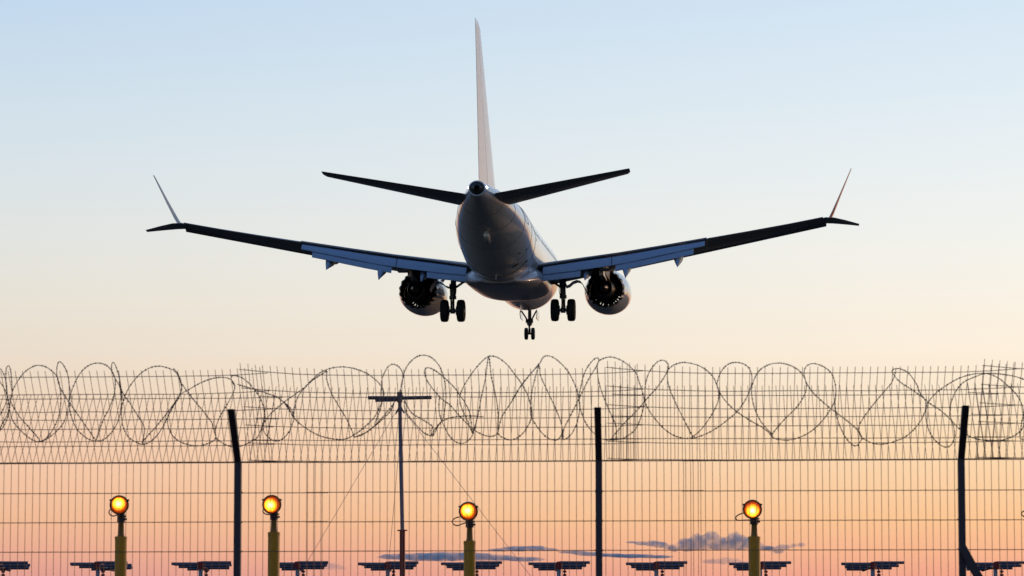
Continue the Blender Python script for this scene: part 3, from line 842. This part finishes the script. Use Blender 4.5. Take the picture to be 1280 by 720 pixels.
# ---------------------------------------------------------------- razor wire lying in the V (traced loop by loop; window index, points)
RZ = [
 (0, [(-300, 520), (-230, 600), (-160, 560), (-110, 420), (-105, 250), (-85, 130), (-50, 98), (-20, 103), (10, 125), (35, 180), (48, 260), (45, 340), (12, 415), (-40, 500), (-70, 560)]),
 (0, [(-90, 640), (-40, 575), (0, 525), (45, 445), (65, 390), (75, 320), (100, 240), (160, 150), (220, 105), (270, 92), (330, 110), (390, 165), (415, 250), (422, 340), (408, 440), (370, 530), (320, 595), (270, 620), (215, 603), (150, 550), (95, 485), (70, 420), (60, 350), (45, 260), (40, 170), (45, 110), (60, 95), (72, 120), (80, 190), (84, 290), (76, 345), (130, 440), (190, 510), (260, 590), (284, 620), (340, 590), (400, 540), (445, 480), (470, 390), (490, 290), (515, 220), (560, 140), (620, 90), (680, 77), (740, 95), (785, 150), (798, 210), (790, 290), (760, 380), (710, 480), (670, 600), (640, 612), (590, 590), (530, 530), (495, 450), (480, 370), (480, 260), (472, 170), (445, 100), (415, 68), (398, 85), (393, 150), (410, 230), (440, 290), (480, 350), (550, 450), (620, 550), (665, 608), (720, 605), (780, 545), (820, 470), (838, 380), (840, 300), (825, 180), (800, 95), (782, 72), (772, 95), (778, 140), (800, 190), (830, 240), (860, 300), (896, 350), (946, 430), (986, 490), (1001, 540), (991, 600), (986, 640)]),
 (1, [(-42, 370), (-15, 290), (20, 225), (80, 155), (150, 110), (215, 98), (280, 112), (330, 140), (360, 200), (370, 260), (345, 320), (290, 420), (240, 520), (180, 600), (110, 640), (60, 625), (10, 595), (-30, 530), (-46, 440), (-43, 370), (-50, 300), (-60, 200)]),
 (1, [(345, 318), (280, 410), (200, 510), (110, 610), (103, 635)]),
 (1, [(290, 420), (330, 340), (370, 290), (420, 260), (500, 215), (580, 185), (650, 175), (710, 190), (740, 235), (720, 300), (670, 390), (630, 460), (605, 540), (605, 600), (560, 630), (500, 648), (430, 645), (360, 620), (310, 580), (280, 520), (275, 450), (310, 380), (355, 310), (372, 250), (365, 200), (345, 150), (318, 118)]),
 (1, [(362, 205), (430, 300), (520, 410), (580, 490), (600, 560), (620, 605), (690, 648), (770, 655), (850, 620), (896, 590), (936, 500), (986, 430), (1076, 350), (1146, 300), (1216, 250), (1286, 190), (1356, 145), (1376, 130), (1376, 190), (1406, 280), (1456, 370), (1516, 470), (1556, 560), (1570, 588), (1646, 560), (1746, 480), (1816, 410), (1842, 355)]),
 (1, [(740, 240), (718, 200), (715, 170), (750, 165), (800, 185), (850, 230), (890, 280), (916, 320), (936, 375), (944, 450), (938, 540), (971, 590), (1016, 615), (1066, 605), (1116, 550), (1141, 490), (1148, 440), (1116, 380), (1076, 345), (1026, 310), (966, 288), (886, 262), (760, 225)]),
 (2, [(190, 345), (225, 385), (256, 445), (268, 390), (290, 310), (340, 245), (390, 190), (450, 140), (520, 112), (600, 103), (680, 115), (760, 145), (830, 195), (875, 250), (885, 300), (865, 360), (820, 450), (750, 520), (670, 580), (600, 605), (520, 600), (430, 575), (350, 530), (280, 475), (235, 410), (190, 345)]),
 (3, [(-66, 500), (-20, 380), (-18, 300), (-15, 200), (0, 150), (30, 100), (65, 85), (105, 105), (130, 150), (128, 200), (110, 270), (70, 350), (0, 440), (-100, 540), (-200, 590)]),
 (3, [(115, 260), (135, 160), (165, 90), (215, 40), (270, 22), (330, 40), (385, 100), (415, 180), (428, 270), (425, 360), (408, 460), (370, 520), (338, 580), (325, 545), (335, 515), (270, 470), (190, 420), (140, 330), (115, 262)]),
 (3, [(140, 330), (150, 410), (210, 490), (275, 558), (334, 580), (345, 545), (390, 490), (440, 462), (510, 447), (600, 443), (690, 449)]),
 (3, [(610, 560), (595, 430), (560, 350), (525, 300), (490, 250), (430, 190), (370, 140), (320, 112), (290, 112), (280, 140), (300, 200), (350, 270), (400, 325), (460, 370), (520, 440), (590, 510), (640, 550), (700, 578), (750, 583), (785, 560), (800, 500), (820, 440), (886, 340), (926, 270), (956, 220), (1016, 150), (1074, 80)]),
 (3, [(640, 490), (625, 540), (600, 595), (560, 628), (510, 628), (460, 590), (420, 520), (390, 450), (380, 380), (386, 300)]),
 (3, [(610, 560), (575, 470), (535, 380), (525, 310), (550, 240), (600, 160), (650, 95), (700, 45), (735, 28), (790, 40), (850, 85), (886, 130), (946, 210), (991, 290), (1014, 370), (1021, 450), (986, 530), (936, 585), (886, 607), (840, 600), (790, 560), (790, 430), (775, 310), (745, 180), (724, 32), (702, 180), (670, 330), (645, 460), (610, 565)]),
 (4, [(0, 330), (60, 240), (130, 150), (188, 85), (215, 38), (245, 26), (290, 40), (350, 90), (400, 155), (440, 240), (465, 330), (468, 400), (450, 490), (410, 570), (360, 605), (345, 570), (325, 600), (290, 610), (240, 590), (190, 540), (150, 480), (130, 440), (130, 330), (150, 220), (186, 95), (200, 170), (250, 280), (310, 410), (345, 510), (352, 590), (360, 530), (400, 450), (440, 370), (464, 320), (470, 270), (500, 150), (540, 80), (580, 42), (600, 48), (590, 90), (540, 170), (480, 290), (465, 330), (475, 400), (510, 490), (560, 555), (620, 600), (680, 607), (722, 590), (715, 500), (680, 420), (630, 300), (600, 200), (590, 110), (600, 65), (640, 42), (690, 35), (750, 55), (810, 95), (860, 150), (884, 220), (906, 290), (914, 350), (896, 440), (856, 530), (786, 590), (720, 606), (690, 600), (780, 490), (850, 420), (886, 380), (946, 310), (1016, 230), (1074, 135), (1081, 90), (1061, 62), (1031, 58), (996, 78), (956, 130), (931, 190), (921, 260), (921, 340), (946, 400), (996, 470), (1056, 535), (1126, 580), (1196, 598), (1250, 592), (1236, 560), (1186, 460), (1126, 340), (1081, 220), (1076, 130), (1086, 115), (1131, 85), (1196, 72), (1286, 92), (1351, 130), (1396, 180), (1421, 240), (1431, 300), (1416, 370), (1366, 460), (1306, 540), (1246, 596), (1336, 570), (1426, 520), (1516, 450), (1561, 410), (1616, 330), (1651, 250), (1661, 190), (1651, 130), (1616, 90), (1556, 72), (1496, 85), (1451, 130), (1426, 190), (1421, 240), (1456, 310), (1506, 370), (1566, 420), (1666, 485), (1746, 530), (1806, 590)]),
 (5, [(920, 575), (886, 540), (830, 470), (790, 380), (772, 270), (790, 190), (830, 125), (886, 90), (936, 78), (996, 80), (1066, 105), (1121, 150), (1151, 220), (1141, 290), (1086, 380), (996, 470), (936, 540), (914, 575), (930, 597), (1016, 610), (1106, 590), (1196, 540), (1266, 470), (1316, 400), (1346, 340), (1356, 290), (1351, 220), (1326, 150), (1276, 105), (1206, 80), (1156, 95), (1136, 140), (1151, 210), (1206, 290), (1306, 380), (1386, 440), (1486, 520), (1522, 570), (1536, 592), (1606, 630), (1676, 637), (1746, 625), (1772, 615), (1832, 590), (1902, 530), (1952, 460), (1977, 390), (1972, 330), (1937, 280), (1912, 220), (1862, 150), (1812, 120), (1772, 115), (1747, 125), (1752, 150), (1792, 200), (1872, 255), (1952, 310), (2012, 360), (2082, 405), (2152, 470), (2212, 535), (2282, 585), (2372, 610), (2462, 615), (2542, 600), (2612, 565), (2652, 520), (2658, 440), (2642, 360), (2602, 290), (2542, 230), (2472, 175), (2392, 150), (2312, 175), (2232, 215), (2182, 280), (2152, 360), (2150, 450), (2172, 520), (2177, 590), (2152, 645), (2112, 658), (2062, 630), (2012, 570), (1982, 480), (1980, 400), (1992, 355), (2042, 290), (2122, 230), (2212, 180), (2312, 152), (2412, 148), (2512, 155), (2632, 180), (2712, 230), (2760, 330), (2740, 470), (2680, 590)]),
 (6, [(886, 120), (875, 165), (850, 220), (790, 290), (700, 400), (640, 490), (628, 540), (650, 592), (635, 625), (615, 648), (580, 640), (530, 580), (485, 480), (465, 380), (468, 290)]),
 (7, [(940, 300), (880, 440), (862, 560), (865, 600), (930, 610), (1000, 560), (1060, 400)]),
]
def onward(w0, n):
    # the coil running on beyond the traced stretch, loose turns of the same size
    out = []
    for i in range(n * 12):
        t = i / 12 * 2 * math.pi
        out.append((i / 12 * 330 - 230 * math.cos(t) + 25 * math.sin(t * 0.37), 350 - 250 * math.sin(t) + 18 * math.sin(t * 0.61)))
    return (w0, out)
RZ += [onward(8.4, 22), onward(-8.6, 23)]
coil = bmesh.new()
for qi, (w, pts) in enumerate(RZ):
    P2 = spline([Vector((160 * w + cx / 5.5375, 440 + cy / 5.5375, 0)) for cx, cy in pts], 1.4)
    L3 = []
    s = 0.0
    for i, p in enumerate(P2):
        if i: s += (p - P2[i - 1]).length
        # depth swings with the turns of the spring, narrower low in the V
        hgt = max(0.15, min(1, (556 - p.y) / 80))
        L3.append(at(p.x, p.y, FY - 0.02 + (p.x - 640) / FPX * FY * math.tan(YAW) + 0.24 * hgt * math.sin(s / 46.0 + qi * 1.7)))
    tube(coil, L3, 0.0030, 5)
    # barbs
    acc = 0
    for i in range(1, len(L3)):
        acc += (L3[i] - L3[i - 1]).length
        if acc > 0.0185:
            acc = 0
            t = (L3[i] - L3[i - 1]).normalized()
            rv = t.cross(Vector((math.sin(i * 0.9 + qi), math.cos(i * 0.7), 0.4))).normalized()
            u2 = t.cross(rv)
            vs = [coil.verts.new(L3[i] + q) for q in (t * 0.0085, rv * 0.0085, -t * 0.0085, -rv * 0.0085)]
            up_, dn_ = coil.verts.new(L3[i] + u2 * 0.003), coil.verts.new(L3[i] - u2 * 0.003)
            for a in range(4):
                coil.faces.new((vs[a], vs[(a + 1) % 4], up_)); coil.faces.new((vs[(a + 1) % 4], vs[a], dn_))
rzo = obj('razor_wire', coil, M['razor'], smooth=0)
tag(rzo, 'coiled razor wire with small barbs lying along the V shaped fence top', 'razor wire')

# ================================================================ AMBER LAMPS ON YELLOW POSTS
def lens_material():
    m = bpy.data.materials.new('amber_lens')
    m.use_nodes = True
    t = m.node_tree
    b = t.nodes['Principled BSDF']
    b.inputs['Base Color'].default_value = (0.25, 0.07, 0.005, 1)
    b.inputs['Roughness'].default_value = 0.25
    tcn = t.nodes.new('ShaderNodeTexCoord')
    # the bulb's glow through the lens: hot towards the bulb, red amber at the edge, broken up by the lens ribs
    d = t.nodes.new('ShaderNodeVectorMath'); d.operation = 'DISTANCE'
    d.inputs[1].default_value = (0.010, -0.088, 0.012)
    t.links.new(tcn.outputs['Object'], d.inputs[0])
    rp = t.nodes.new('ShaderNodeValToRGB')
    e = rp.color_ramp.elements
    e[0].position = 0.0; e[0].color = (1.0, 0.85, 0.42, 1)
    e[1].position = 1.0; e[1].color = (0.12, 0.012, 0.0, 1)
    q = e.new(0.42); q.color = (1.0, 0.46, 0.035, 1)
    q = e.new(0.62); q.color = (0.95, 0.27, 0.008, 1)
    q = e.new(0.80); q.color = (0.22, 0.028, 0.002, 1)
    mr = t.nodes.new('ShaderNodeMapRange'); mr.inputs[1].default_value = 0.0; mr.inputs[2].default_value = 0.092
    t.links.new(d.outputs['Value'], mr.inputs[0]); t.links.new(mr.outputs[0], rp.inputs[0])
    vo = t.nodes.new('ShaderNodeTexVoronoi'); vo.inputs['Scale'].default_value = 62; vo.inputs['Randomness'].default_value = 0.15
    t.links.new(tcn.outputs['Object'], vo.inputs['Vector'])
    m2 = t.nodes.new('ShaderNodeMapRange'); m2.inputs[1].default_value = 0.1; m2.inputs[2].default_value = 0.75; m2.inputs[3].default_value = 1.25; m2.inputs[4].default_value = 0.35
    t.links.new(vo.outputs['Distance'], m2.inputs[0])
    ms = t.nodes.new('ShaderNodeMath'); ms.operation = 'MULTIPLY'; ms.inputs[1].default_value = 1.15
    t.links.new(m2.outputs[0], ms.inputs[0])
    t.links.new(rp.outputs[0], b.inputs['Emission Color']); t.links.new(ms.outputs[0], b.inputs['Emission Strength'])
    return m
M['lens'] = lens_material()
LY = 36.0
def amber_lamp(px, py, post_top, loop, tilt):
    c = at(px, py, LY)
    root = empty('approach_light', (c.x + 0.018, LY, 0))
    O = root.location
    k = LY / FPX
    hz = c.z
    tz = at(px, post_top, LY).z
    bm = bmesh.new()
    tube(bm, [(0, 0, 0), (0, 0, tz)], 0.063, 24)
    tube(bm, [(0, 0, tz - 0.035), (0, 0, tz + 0.003)], 0.0655, 24)
    obj('post', bm, M['yellow'], root)
    bm = bmesh.new()
    lathe(bm, [(tz, 0.040), (tz + 0.03, 0.034), (tz + (hz - tz) * 0.45, 0.030), (tz + (hz - tz) * 0.5, 0.037), (hz - 0.06, 0.042), (hz - 0.04, 0.03)], (0, 0, 0), 'z', 18, (True, True))
    nk = obj('neck', bm, M['ygreen'], root)
    bm = bmesh.new()
    zc = tz + (hz - tz) * 0.55
    tube(bm, [(0, 0, zc - 0.03), (0, 0, zc + 0.05)], 0.043, 14)
    tube(bm, [(0, -0.01, zc + 0.0), (0.062, -0.01, zc + 0.0)], 0.012, 8)
    tube(bm, [(0, -0.01, zc + 0.03), (0.056, -0.01, zc + 0.03)], 0.008, 8)
    obj('clamp', bm, M['housing'], nk)
    # head, turned a little about its own axes
    head = empty('lamp_head', (-0.018, 0, hz)); head.parent = root
    head.rotation_euler = (R(3), 0, R(tilt))
    bm = bmesh.new()
    lathe(bm, [(-0.062, 0.083), (-0.072, 0.092), (-0.072, 0.1), (-0.06, 0.103), (-0.03, 0.1), (0.03, 0.094), (0.09, 0.07), (0.12, 0.03), (0.122, 0.001)], (0, 0, 0), 'y', 36)
    for a in (28, 152, 270):
        box(bm, (0.106 * math.cos(R(a)), -0.052, 0.106 * math.sin(R(a))), (0.02, 0.03, 0.02))
    obj('housing', bm, M['housing'], head)
    bm = bmesh.new()
    lathe(bm, [(-0.062, 0.086), (-0.075, 0.075), (-0.086, 0.05), (-0.092, 0.02), (-0.093, 0.001)], (0, 0, 0), 'y', 32)
    lens = obj('lens', bm, M['lens'], head)
    lens.rotation_euler = (0, random.uniform(0, 6.28), 0)
    bm = bmesh.new()
    for i in range(-4, 5):
        o_ = i * 0.019
        h = math.sqrt(max(0, 0.088 ** 2 - o_ * o_))
        for ver in (0, 1):
            pts = []
            for j in range(9):
                v = -h + 2 * h * j / 8
                rr = math.hypot(v, o_)
                yy = -0.099 + 0.028 * (rr / 0.09) ** 2
                pts.append((o_, yy, v) if ver else (v, yy, o_))
            tube(bm, pts, 0.0013, 4)
    obj('guard_grille', bm, M['housing'], head, 0)
    bm = bmesh.new()
    pts = [((lx - px) * k - 0.018, 0.02, hz - (ly - py) * k) for lx, ly in loop]
    tube(bm, spline(pts, 0.015), 0.0065, 7)
    obj('power_cable', bm, M['cable'], root)
    return root
LAMPS = [
 (149.5, 631, 671, [(147, 643), (142, 645), (138.5, 644), (136, 641), (136.5, 638), (139, 636)], 3, 'lit amber lamp on a yellow post, leftmost of the row behind the fence'),
 (340.5, 630.5, 665.5, [(340, 643), (335, 643), (331, 642), (328.5, 639), (329, 636.5), (332, 634)], -2, 'lit amber lamp on a yellow post just right of the left fence post'),
 (585, 639, 676.5, [(583, 653), (577, 655), (571, 657), (566.5, 654.5), (565.5, 651), (569, 647.5), (575, 646)], 4, 'lit amber lamp on a yellow post between the mast and the middle fence post'),
 (940.5, 636.5, 671, [(938, 650), (931, 650), (924, 650.5), (920, 649), (920, 646), (924, 643), (930, 641)], -4, 'lit amber lamp on a yellow post standing before the lumpy blue cloud'),
 (1297, 636, 672, [(1295, 650), (1288, 649), (1280, 645.5), (1277, 642.5), (1278, 640), (1284, 637), (1288, 636)], 2, 'amber lamp out at the right edge with only its cable loop showing'),
]
for px, py, pt, lp, tl, lab in LAMPS:
    tag(amber_lamp(px, py, pt, lp, tl), lab, 'approach light', 'amber approach lights on yellow posts')

# ================================================================ LOCALIZER ANTENNAS
AY = 74.0
def antenna(px0):
    c = at(698, 706.5, AY)
    H = c.z
    root = empty('localizer_antenna', (0, AY, 0))
    bm = bmesh.new()
    tube(bm, [(0, 0, 0), (0, 0, H - 0.02)], 0.047, 16)
    obj('post', bm, M['antpole'], root)
    bm = bmesh.new()
    tube(bm, [(0, -0.16, H - 0.02), (0, 1.9, H - 0.085)], 0.035, 10)
    obj('boom', bm, M['dipole'], root)
    els = [(-0.12, 0.57, 0.67), (0.25, 0.66, 0.60), (0.65, 0.54, 0.62), (1.05, 0.50, 0.54), (1.42, 0.42, 0.50)]
    for i, (y, wl_, wr) in enumerate(els):
        bm = bmesh.new()
        z = H + 0.035 - 0.022 * i
        up_ = 0.02 if i % 2 == 0 else -0.02
        tube(bm, [(-wl_, y, z - up_), (-0.02, y, z - up_), (0.02, y, z + up_), (wr, y, z + up_)], 0.032, 12)
        obj('dipole_element', bm, M['dipole'], root)
    bm = bmesh.new()
    lathe(bm, [(H - 0.09, 0.05), (H - 0.08, 0.07), (H + 0.05, 0.07), (H + 0.075, 0.045), (H + 0.08, 0.01)], (0, -0.13, 0), 'z', 14, (True, True))
    obj('mount', bm, M['redpaint'], root)
    bm = bmesh.new()
    for i in range(3):
        box(bm, (0.125, -0.05, H - 0.14 - 0.075 * i), (0.075, 0.06, 0.045))
    box(bm, (0.125, -0.05, H - 0.42), (0.09, 0.08, 0.16))
    tube(bm, [(0.125, -0.05, H - 0.05), (0.125, -0.05, H - 0.5)], 0.015, 8)
    box(bm, (0.06, 0, H - 0.42), (0.14, 0.03, 0.03))
    obj('junction_box', bm, M['redpaint'], root)
    return root
ANT = [
 (-4, 'row antenna of stacked dark bars cut by the left edge of the photo'),
 (122, 'row antenna of stacked dark bars right behind the leftmost amber lamp'),
 (251.5, 'row antenna of stacked dark bars just left of the left fence post'),
 (372.5, 'row antenna of stacked dark bars just right of the second lamp from the left'),
 (484.5, 'row antenna of stacked dark bars crossed by the red foot of the mast'),
 (589, 'row antenna of stacked dark bars behind the lamp nearest the middle post'),
 (698.5, 'row antenna of stacked dark bars just left of the middle fence post'),
 (820.5, 'row antenna of stacked dark bars right of the middle post, clear of any lamp'),
 (950.5, 'row antenna of stacked dark bars behind the lamp in front of the blue cloud'),
 (1091.5, 'row antenna of stacked dark bars midway between the last full lamp and the right post'),
 (1244.5, 'row antenna of stacked dark bars right of the braced fence post'),
]
proto = antenna(0)
for i, (px, lab) in enumerate(ANT):
    o = proto if i == 0 else copy_tree(proto)
    o.location = (at(px, 712, AY).x, AY + random.uniform(-0.15, 0.15), 0)
    o.rotation_euler = (0, 0, -0.07 if i == 1 else random.uniform(-0.02, 0.02))
    tag(o, lab, 'antenna', 'localizer antennas standing in a row')

# ================================================================ MONITOR MAST
MY = 66.0
mt = empty('mast', (at(503.5, 720, MY).x, MY, 0))
tag(mt, 'slim guyed mast, grey above and red below, with a short crossbar on top', 'mast')
O = mt.location
def ml(px, py, dy_=0): return at(px, py, MY + dy_) - O
top, mid = ml(499.6, 492), ml(503.0, 663)
foot = Vector((0.0, 0, 0))
bm = bmesh.new()
tube(bm, [mid, mid.lerp(top, 0.5), top], [0.040, 0.040, 0.036], 14)
obj('upper_pole', bm, M['mast'], mt)
bm = bmesh.new()
tube(bm, [foot, mid], 0.055, 14)
tube(bm, [mid - Vector((0, 0, 0.012)), mid + Vector((0, 0, 0.012))], 0.10, 16)
obj('lower_pole', bm, M['redpaint'], mt)
bm = bmesh.new()
tube(bm, [ml(460, 497.3, -0.1), ml(500, 497.3, -0.1)], 0.036, 12)
tube(bm, [ml(500, 497.6, -0.1), ml(539.5, 496.8, -0.1)], 0.036, 12)
tube(bm, [ml(469, 501, 0.35), ml(500, 500.4, 0.35)], 0.024, 12)
tube(bm, [ml(499.6, 499, -0.15), ml(499.6, 499, 0.45)], 0.03, 12)
tube(bm, [ml(499.6, 490, -0.02), ml(499.8, 503, -0.02)], 0.055, 12)
obj('crossbar', bm, M['dipole'], mt)
for a, b, dd in ((500, 660, -1.0), (499, 376, -1.0), (498.8, 486, 2.0)):
    bm = bmesh.new()
    p = ml(a, 508 if dd < 0 else 560)
    q = ml(b, 716 if dd < 0 else 703, dd)
    e = p + (q - p) * (p.z / (p.z - q.z))
    tube(bm, [p, e], 0.0044, 5)
    obj('guy_wire', bm, M['mast'], mt, 0)
bm = bmesh.new()
tube(bm, [ml(499.9, 508), ml(494.5, 518, -0.04)], [0.03, 0.008], 8)
tube(bm, [ml(499.9, 508), ml(505.5, 517, -0.04)], [0.03, 0.008], 8)
obj('guy_bracket', bm, M['dipole'], mt)
